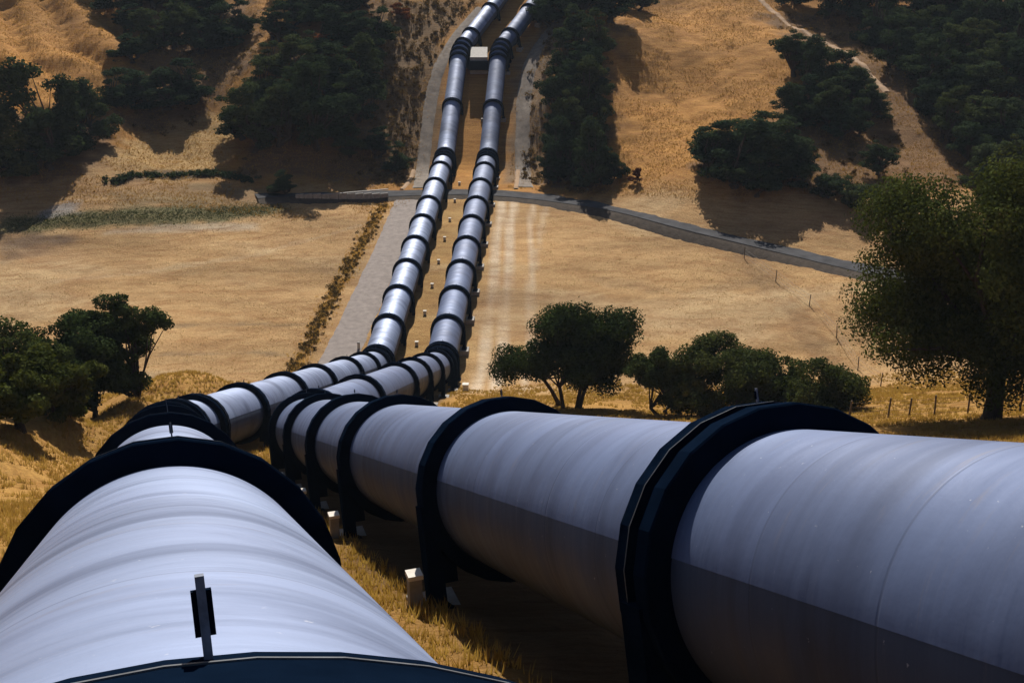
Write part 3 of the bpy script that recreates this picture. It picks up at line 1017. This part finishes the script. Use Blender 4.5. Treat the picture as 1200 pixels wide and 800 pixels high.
# hillside trees: eight shapes, each tree a copy with its own size and turn
FAR = []
for k in range(8):
    FAR.append(tree_meshes(100 + k, 9.0, 7.0, 1.2, 60, 11000, 0.145, M_LEAF_FAR, low=0.0, fill=0.9, multi=1 + k % 2, shape=0.5 * (k % 3)))
RED = [tree_meshes(200 + k, 3.0, 4.0, 0.5, 14, 1600, 0.17, M_LEAF_RED, low=0.08, fill=0.9, multi=2) for k in range(2)]
TREES = [ ('A',-72.3,157.4,10.9,9.8),
('A',-68.7,160.0,16.2,9.9),
('A',-66.4,164.8,12.7,7.6),
('A',-64.3,170.4,9.0,6.5),
('A',-68.7,178.6,4.5,5.4),
('B',-64.7,182.9,6.6,6.3),
('B',-66.8,198.0,5.0,6.7),
('B',-62.0,187.5,6.8,8.6),
('B',-58.0,188.5,6.8,9.3),
('B',-55.1,191.3,6.9,8.7),
('B',-57.4,210.4,7.8,8.7),
('B',-54.4,212.9,8.7,9.5),
('B',-51.7,217.1,7.2,7.3),
('B',-74.5,219.3,8.0,8.1),
('B',-70.4,224.5,8.2,9.1),
('B',-66.7,232.1,7.6,9.4),
('B',-71.5,238.3,5.0,10.5),
('B',-81.6,232.0,5.8,8.5),
('B',-63.3,239.8,6.0,8.8),
('B',-70.6,211.2,5.3,6.3),
('B',-64.8,206.5,7.6,7.7),
('B',-62.1,210.4,9.4,7.9),
('B',-62.6,225.5,7.4,8.3),
('B',-59.2,228.4,6.6,7.6),
('B',-68.6,243.6,5.1,8.9),
('B',-76.3,237.4,5.0,8.7),
('C',-43.2,178.6,8.5,7.5),
('C',-40.2,173.7,11.0,8.0),
('C',-36.9,174.4,9.0,7.4),
('C',-33.4,158.6,3.8,4.3),
('C',-35.0,179.8,9.9,7.6),
('C',-30.7,173.6,13.8,8.0),
('C',-28.0,178.1,11.3,8.2),
('C',-28.7,188.8,10.3,8.6),
('C',-24.8,192.6,10.5,7.3),
('C',-28.0,202.1,7.8,9.1),
('C',-24.1,208.8,6.4,7.0),
('C',-43.2,210.6,7.3,7.1),
('C',-41.2,218.1,6.7,8.1),
('C',-35.8,214.5,7.4,8.0),
('C',-32.1,217.2,7.4,8.8),
('C',-27.7,220.8,6.7,8.1),
('C',-41.0,232.4,5.3,8.5),
('C',-22.1,178.7,5.0,5.5),
('C',-18.5,176.9,4.9,4.1),
('C',-41.5,188.6,7.4,7.2),
('C',-33.4,198.0,7.7,7.4),
('C',-37.0,192.6,7.5,8.0),
('C',-33.8,185.6,8.0,7.0),
('C',-25.4,184.8,8.7,6.4),
('C',-31.1,203.4,7.0,7.6),
('C',-25.6,201.0,7.8,6.8),
('C',-41.8,182.6,5.7,6.3),
('C',-44.6,233.1,6.2,8.6),
('C',-36.2,229.0,5.2,7.6),
('C',-31.6,232.5,5.3,8.5),
('C',-41.6,196.2,5.3,5.9),
('C',-25.9,176.4,4.9,5.4),
('D',8.1,219.1,8.4,8.1),
('D',13.1,222.0,8.5,9.9),
('D',18.5,216.8,7.4,8.8),
('D',24.7,230.5,7.0,6.8),
('D',8.9,196.6,8.4,5.9),
('D',12.7,199.1,9.2,6.7),
('D',7.8,185.3,10.2,6.4),
('D',12.0,185.2,10.9,7.1),
('D',8.0,172.5,11.0,6.0),
('D',11.6,165.3,11.3,6.4),
('D',15.5,165.8,4.6,3.2),
('D',10.7,205.6,7.9,6.9),
('D',15.2,203.8,7.8,5.3),
('D',10.3,189.5,8.9,6.5),
('D',13.7,190.8,8.2,5.1),
('D',10.0,179.3,10.7,6.2),
('D',6.9,178.3,8.5,4.8),
('D',13.3,178.1,9.2,4.8),
('D',6.0,171.2,6.9,4.0),
('D',13.6,166.0,6.7,3.9),
('D',10.9,226.8,6.9,8.4),
('D',16.9,229.6,7.0,8.5),
('E',29.1,159.5,8.3,8.7),
('E',32.5,154.7,9.9,9.6),
('E',37.0,156.1,8.7,8.5),
('E',39.9,152.9,7.4,7.1),
('E',31.2,161.7,7.1,7.5),
('E',36.6,163.9,7.2,7.6),
('E',40.1,159.7,7.0,6.2),
('E',33.8,151.8,6.1,7.1),
('F',47.7,192.0,8.2,6.5),
('F',49.5,184.1,9.3,7.0),
('F',53.8,184.7,7.2,7.0),
('F',43.3,171.7,7.4,6.6),
('F',47.7,170.9,8.1,7.2),
('F',51.5,167.7,6.6,5.1),
('F',56.3,175.7,5.5,5.4),
('F',51.4,154.8,5.0,4.8),
('F',46.1,175.4,6.9,6.0),
('F',50.8,178.1,7.0,6.1),
('F',55.5,180.4,6.4,5.5),
('F',50.2,196.8,6.1,5.9),
('F',49.2,166.5,5.9,5.1),
('F',43.0,148.6,5.0,5.2),
('F',46.0,144.8,5.4,5.1),
('F',48.9,139.2,5.7,4.9),
('F',51.2,134.7,6.0,5.3),
('G',56.6,231.4,9.1,7.4),
('G',62.7,226.0,11.4,7.7),
('G',68.4,230.0,8.8,7.8),
('G',74.8,225.5,11.5,7.6),
('G',78.7,222.1,11.6,9.5),
('G',83.3,220.9,10.1,7.4),
('G',86.5,217.0,11.4,8.3),
('G',92.8,216.1,11.4,9.1),
('G',96.3,213.4,9.5,7.1),
('G',60.8,222.9,10.7,7.8),
('G',66.3,218.7,12.0,7.4),
('G',71.0,217.4,9.1,7.8),
('G',76.2,214.6,11.4,7.0),
('G',79.8,211.3,10.1,7.3),
('G',84.5,210.6,7.9,8.5),
('G',90.8,207.4,11.3,6.5),
('G',66.2,208.8,11.3,8.3),
('G',71.1,208.4,9.4,6.9),
('G',76.3,205.0,7.6,6.5),
('G',80.0,202.9,8.6,6.6),
('G',85.0,202.0,7.7,6.5),
('G',90.2,202.0,7.6,7.7),
('G',65.7,194.5,10.0,7.2),
('G',73.3,198.1,8.9,6.3),
('G',76.1,192.7,10.1,7.4),
('G',80.5,193.2,7.9,6.7),
('G',84.9,191.1,10.4,7.5),
('G',67.1,184.0,9.6,7.7),
('G',72.6,189.5,10.2,8.3),
('G',77.1,185.5,9.7,7.5),
('G',81.7,183.0,9.2,6.5),
('G',66.0,175.4,9.8,7.2),
('G',73.1,180.1,10.0,7.4),
('G',75.1,177.4,8.6,7.5),
('G',80.9,179.0,9.8,5.7),
('G',65.3,166.7,9.1,6.6),
('G',69.6,167.3,7.4,7.5),
('G',75.8,169.7,6.5,5.5),
('G',65.5,158.8,6.5,6.0),
('G',71.0,162.5,8.8,7.1),
('G',73.9,159.9,8.5,5.9),
('G',65.0,150.9,6.1,6.2),
('G',68.1,148.9,8.2,6.5),
('G',62.4,139.9,7.7,5.5),
('G',65.1,136.5,5.8,4.8),
('X',-38.8,194.8,3.3,4.4),
('X',-32.4,201.5,3.1,5.1),
('X',-38.4,183.2,2.9,3.6),
('X',-21.1,219.3,3.3,4.5),
('X',18.3,161.8,2.3,2.5) ]
REG = {'A': ('dark oak in the grove at the far left edge', 'grove at the far left edge'),
       'B': ('dark tree in the gully wood on the upper left hill', 'gully wood on the upper left hill'),
       'C': ('dark tree in the wood just left of the climbing pipes', 'wood left of the climbing pipes'),
       'D': ('dark tree in the belt just right of the climbing pipes', 'tree belt right of the climbing pipes'),
       'E': ('broad dark oak in the clump above the curving road', 'oak clump above the curving road'),
       'F': ('dark tree in the group below the dirt trail', 'tree group below the dirt trail'),
       'G': ('dark tree in the hillside wood beyond the dirt trail', 'hillside wood beyond the dirt trail'),
       'X': ('low rust-red dry shrub on the far hillsides', 'rust-red shrubs on the far hillsides')}
rnd = random.Random(8)
cz, cp = math.cos(R(20)), math.sin(R(20))
for key, (lab, grp) in REG.items():
    L_ = [t for t in TREES if t[0] == key]
    L_.sort(key=lambda t: t[1] / t[2])
    for i, (_, x, y, h, w) in enumerate(L_):
        m = RED[i % 2] if key == 'X' else FAR[rnd.randrange(8)]
        hh, ww = (3.0, 4.0) if key == 'X' else (9.0, 7.0)
        sx = w / ww * 1.4
        put_tree('dry_shrub' if key == 'X' else 'hillside_tree', m, x, y, f'{lab}, {ORD[i]} from the left', 'shrub' if key == 'X' else 'tree', grp,
                 (sx, sx * rnd.uniform(0.85, 1.1), h / hh), rnd.uniform(0, 6.28), -0.2)

# ------------------------------------------------------------------ grass, weeds, scrub
rng = np.random.default_rng(5)


def blades(name, x, y, h, wd, nb, mat, label, lean=0.45, cat=None):
    n = len(x)
    z = ground(x, y)
    xx, yy, zz = np.repeat(x, nb), np.repeat(y, nb), np.repeat(z, nb)
    hh = np.repeat(h, nb) * rng.uniform(0.55, 1.15, n * nb)
    a = rng.uniform(0, 6.283, n * nb)
    r_ = rng.uniform(0, 1, n * nb) * np.repeat(h, nb) * 0.35
    bx, by = xx + np.cos(a) * r_, yy + np.sin(a) * r_
    a2 = rng.uniform(0, 6.283, n * nb)
    wv = np.repeat(wd, nb) * rng.uniform(0.6, 1.3, n * nb)
    px_, py_ = np.cos(a2) * wv, np.sin(a2) * wv
    ln = hh * lean * rng.uniform(0.2, 1.4, n * nb)
    v = np.stack([np.stack([bx - px_, by - py_, zz - 0.04], 1), np.stack([bx + px_, by + py_, zz - 0.04], 1),
                  np.stack([bx + np.cos(a) * ln, by + np.sin(a) * ln, zz + hh], 1)], 1).reshape(-1, 3)
    f = np.arange(len(v)).reshape(-1, 3)
    o = link(name, np_mesh(name, v, f, mat))
    tag(o, label, cat, kind='stuff')
    return o


def scatter(n, y0, y1, spread, pw=1.0):
    y = y0 + (y1 - y0) * rng.random(n) ** pw
    x = rng.uniform(-1, 1, n) * (spread * y + 6)
    return x, y


x, y = scatter(105000, 5, 98, 0.62, 0.85)
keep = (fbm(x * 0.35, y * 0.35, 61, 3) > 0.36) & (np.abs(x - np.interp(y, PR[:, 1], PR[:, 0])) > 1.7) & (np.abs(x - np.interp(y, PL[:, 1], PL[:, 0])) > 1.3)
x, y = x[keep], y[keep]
sc = 0.75 + 0.8 * (fbm(x * 0.2, y * 0.2, 63, 2))
blades('dry_grass', x, y, 0.19 * sc, 0.010 + 0.00035 * y, 6, M_STRAW, 'golden dry grass on the near slopes', cat='grass')
x, y = scatter(150000, 150, 240, 0.5)
keep = (fbm(x * 0.2, y * 0.2, 65, 3) > 0.36) & (np.abs(x - np.interp(y, _y, _mx)) > 7) & (path_dist(x, y, ROAD) > 3.2) & (y + 0.6 * np.abs(x) > 168)
x, y = x[keep], y[keep]
blades('hill_grass', x, y, rng.uniform(0.12, 0.32, len(x)), np.full(len(x), 0.035), 3, M_STRAW_HILL, 'dry grass tufts on the far hillsides', cat='grass')

x, y = scatter(50000, 97, 156, 0.5)
keep = (fbm(x * 0.09, y * 0.2, 66, 3) > 0.4) & ((x - np.interp(y, _y, _mx) > 12.5) | (x - np.interp(y, _y, _mx) < -5.5)) & (path_dist(x, y, ROAD) > 3.8) & (path_dist(x, y, TRACK) > 2.4)
x, y = x[keep], y[keep]
blades('field_stubble', x, y, rng.uniform(0.06, 0.16, len(x)), np.full(len(x), 0.03), 2, M_STUBBLE, 'pale dry stubble over the valley fields', cat='grass')


def brush(name, x, y, size, leaf, per, mat, label, cat='brush'):
    n = len(x)
    z = ground(x, y)
    d = rng.normal(size=(n * per, 3))
    d /= np.linalg.norm(d, axis=1)[:, None]
    s = np.repeat(size, per)[:, None]
    c = np.repeat(np.stack([x, y, z], 1), per, 0) + d * s * (rng.random((n * per, 1)) ** 0.5) * np.array([1, 1, 0.7]) + np.array([0, 0, 0.35]) * s
    v, f = leaf_quads(c, d * 0.6 + rng.normal(size=d.shape) * 0.6 + (0, 0, 0.2), leaf, rng)
    o = link(name, np_mesh(name, v, f, mat))
    tag(o, label, cat, kind='stuff')


def along(path, n, spread):
    q = resample(path, 0.3)
    k = rng.integers(0, len(q), n)
    return q[k, 0] + rng.normal(size=n) * spread, q[k, 1] + rng.normal(size=n) * spread


WEEDS = [(-21.9,100),(-21.6,105.4),(-21.4,117.1),(-20.6,131.6),(-19.6,145.9),(-18.8,161.0)]
x, y = along(WEEDS, 520, 0.5)
brush('weed_strip', x, y, rng.uniform(0.12, 0.36, len(x)), 0.07, 46, M_LEAF_WEED, 'strip of dark dry weeds beside the gravel track')
x, y = along([(-58.1,156.2),(-52.6,164.6),(-43.0,165.8),(-38,163)], 130, 0.5)
brush('ditch_brush', x, y, rng.uniform(0.4, 0.8, len(x)), 0.16, 40, M_LEAF_FAR, 'low dark brush line edging the pale meadow on the left')
x, y = along([(-68,143.5),(-55,146),(-41,149),(-33,154)], 14000, 1.5)
blades('creek_grass', x, y, rng.uniform(0.05, 0.15, len(x)), np.full(len(x), 0.03), 3, M_LEAF_BUSH, 'short green grass along the creek at the field edge', cat='grass')
x, y = along(WEEDS, 2500, 0.6)
blades('track_verge_grass', x, y, rng.uniform(0.15, 0.4, len(x)), np.full(len(x), 0.025), 4, M_STRAW, 'golden grass verge along the weed strip', cat='grass')
p_ = []
for nm, cnt in (('scrub', 420), ('scrubr', 110), ('litter', 160), ('litterr', 520), ('litterd', 120), ('litterb', 160)):
    z_ = np.array(ZONES[nm])
    lo, hi = z_.min(0), z_.max(0)
    q = rng.uniform(lo, hi, (cnt * 3, 2))
    q = q[poly_sd(q[:, 0], q[:, 1], ZONES[nm]) > 0][:cnt]
    p_.append(q)
p_ = np.concatenate(p_)
off = np.abs(p_[:, 0] - np.interp(p_[:, 1], _y, _mx))
p_ = p_[(off > 9.0) & (path_dist(p_[:, 0], p_[:, 1], TRAIL) > 1.8) & (path_dist(p_[:, 0], p_[:, 1], ROAD) > 3.4)]
brush('hill_scrub', p_[:, 0], p_[:, 1], rng.uniform(0.3, 0.95, len(p_)), 0.15, 44, M_LEAF_WEED, 'brown dry scrub scattered over the far slopes')
# ------------------------------------------------------------------ fences, posts, chutes
def fence(path, n, h, wires, label, r=0.06, step=None):
    q = resample(path, 0.5)
    ks = np.linspace(0, len(q) - 1, n).astype(int)
    root = link('wire_fence', None)
    root.location = (q[0][0], q[0][1], gz(q[0][0], q[0][1]))
    tag(root, label, 'fence')
    o = np.array(root.location)
    tops = []
    rr = random.Random(len(path) * 7 + n)
    for k in ks:
        z = gz(q[k][0], q[k][1])
        lean = np.array([rr.uniform(-.06, .06), rr.uniform(-.06, .06), 0]) * h
        b = np.array([q[k][0], q[k][1], z])
        mb = MB()
        mb.tube([b - (0, 0, 0.4) - o, b + lean * 0.5 + (0, 0, h * 0.5) - o, b + lean + (0, 0, h * rr.uniform(0.92, 1.08)) - o], [r, r * 0.95, r * 0.85], 7)
        mb.obj('post', M_WOOD, root)
        tops.append((b, lean))
    for w in range(wires):
        f = (w + 0.7) / wires * 0.95
        pts = []
        for (b, l), (b2, l2) in zip(tops[:-1], tops[1:]):
            a0, a1 = b + l * f + (0, 0, h * f), b2 + l2 * f + (0, 0, h * f)
            pts += [a0 - o, (a0 + a1) / 2 - (0, 0, 0.05) - o]
        pts.append(tops[-1][0] + tops[-1][1] * f + (0, 0, h * f) - o)
        mb = MB()
        mb.tube(pts, [0.009] * len(pts), 4)
        mb.obj('wire', M_WIRE, root)


fence([(20.5, 61.8), (24.3, 60.6), (28.5, 59.8), (33.5, 59.0)], 9, 1.25, 4, 'wire fence with weathered posts passing the large oak')
fence([(29.5, 136.1), (33.6, 120.7), (34.5, 108), (33, 92)], 6, 1.4, 3, 'thin wire fence down the field on the right', 0.055)
for (x, y, h, lab) in ((41.3, 124.0, 1.2, 'single dark post below the curving road, near the large oak'),
                       (-9.9, 24.0, 0.0, None)):
    if lab:
        root = link('field_post', None)
        root.location = (x, y, gz(x, y))
        tag(root, lab, 'post')
        mb = MB()
        mb.tube([(0, 0, -0.4), (0.02, 0, h * 0.6), (0.04, 0.01, h)], [0.09, 0.085, 0.075], 8)
        mb.obj('shaft', M_WOOD, root)
        mb = MB()
        mb.tube([(0.04, 0.01, h - 0.02), (0.04, 0.01, h + 0.05)], [0.085, 0.07], 8)
        mb.obj('top', M_WOOD, root)
# small white marker left of the left pipe, at the valley bottom
root = link('marker_post', None)
root.location = (-16.0, 108.6, gz(-16.0, 108.6))
tag(root, 'small white marker post on the gravel edge left of the pipes', 'marker')
mb = MB()
mb.box((0, 0, 0.25), (0.28, 0.28, 0.9), taper=0.9)
mb.obj('shaft', M_WHITE, root)
mb = MB()
mb.box((0, 0, 0.74), (0.34, 0.34, 0.08), taper=0.7)
mb.obj('cap', M_CONC, root)
# pale drain chutes coming down to the road
drape('drain_chute', [(-16.9, 167.6), (-16.0, 172), (-15.9, 178)], 0.8, M_TRAIL, 0.16, 5, 0.0, 0.4, None, None)
o = bpy.data.objects['drain_chute']
tag(o, 'pale concrete drain strip meeting the road left of the pipes', 'drain')
drape('drain_chute', [(0.6, 168.0), (0.9, 173), (1.0, 178)], 0.9, M_TRAIL, 0.16, 5, 0.0, 0.4, None, None)
tag(bpy.data.objects['drain_chute.001'], 'pale concrete drain strip meeting the road right of the pipes', 'drain')

# low parapet of concrete panels along the road left of the pipes
root = link('road_parapet', None)
a, b = np.array((-31.2, 157.2)), np.array((-18.4, 162.6))
root.location = (a[0], a[1], gz(a[0], a[1]))
tag(root, 'low grey concrete parapet of upright panels along the road on the left', 'parapet')
d = (b - a) / np.linalg.norm(b - a)
L_ = np.linalg.norm(b - a)
npan = 11
rz = math.atan2(d[1], d[0])
zt0, zt1 = gz(*(a + d * 0.5)) + 1.0, gz(*(b - d * 0.5)) + 1.0
for k in range(npan):
    f_ = (k + 0.5) / npan
    c_ = a + d * L_ * f_
    zt = zt0 * (1 - f_) + zt1 * f_ + 0.02 * (k % 3)
    mb = MB()
    mb.box((c_[0] - a[0], c_[1] - a[1], zt - root.location.z - 1.1), (L_ / npan - 0.10, 0.22, 2.2), rz)
    mb.obj('panel', M_CONC, root)
mb = MB()
c_ = (a + b) / 2
mb.box((c_[0] - a[0], c_[1] - a[1], (zt0 + zt1) / 2 - root.location.z + 0.10), (L_, 0.34, 0.10), rz)
cp_ = mb.obj('coping', M_CONC, root)

# ------------------------------------------------------------------ thin summer haze over the whole valley
mb = MB()
mb.box((0, 310, 70), (900, 860, 160))
haze = mb.obj('haze', None)
haze.data.materials.clear()
m = bpy.data.materials.new('thin_haze')
m.use_nodes = True
nt = m.node_tree
nt.nodes.clear()
out = nt.nodes.new('ShaderNodeOutputMaterial')
pv = nt.nodes.new('ShaderNodeVolumePrincipled')
pv.inputs['Color'].default_value = (0.72, 0.84, 1.0, 1)
pv.inputs['Density'].default_value = 0.00011
pv.inputs['Anisotropy'].default_value = 0.0
nt.links.new(pv.outputs[0], out.inputs['Volume'])
haze.data.materials.append(m)
tag(haze, 'thin pale blue haze over the valley', kind='stuff')
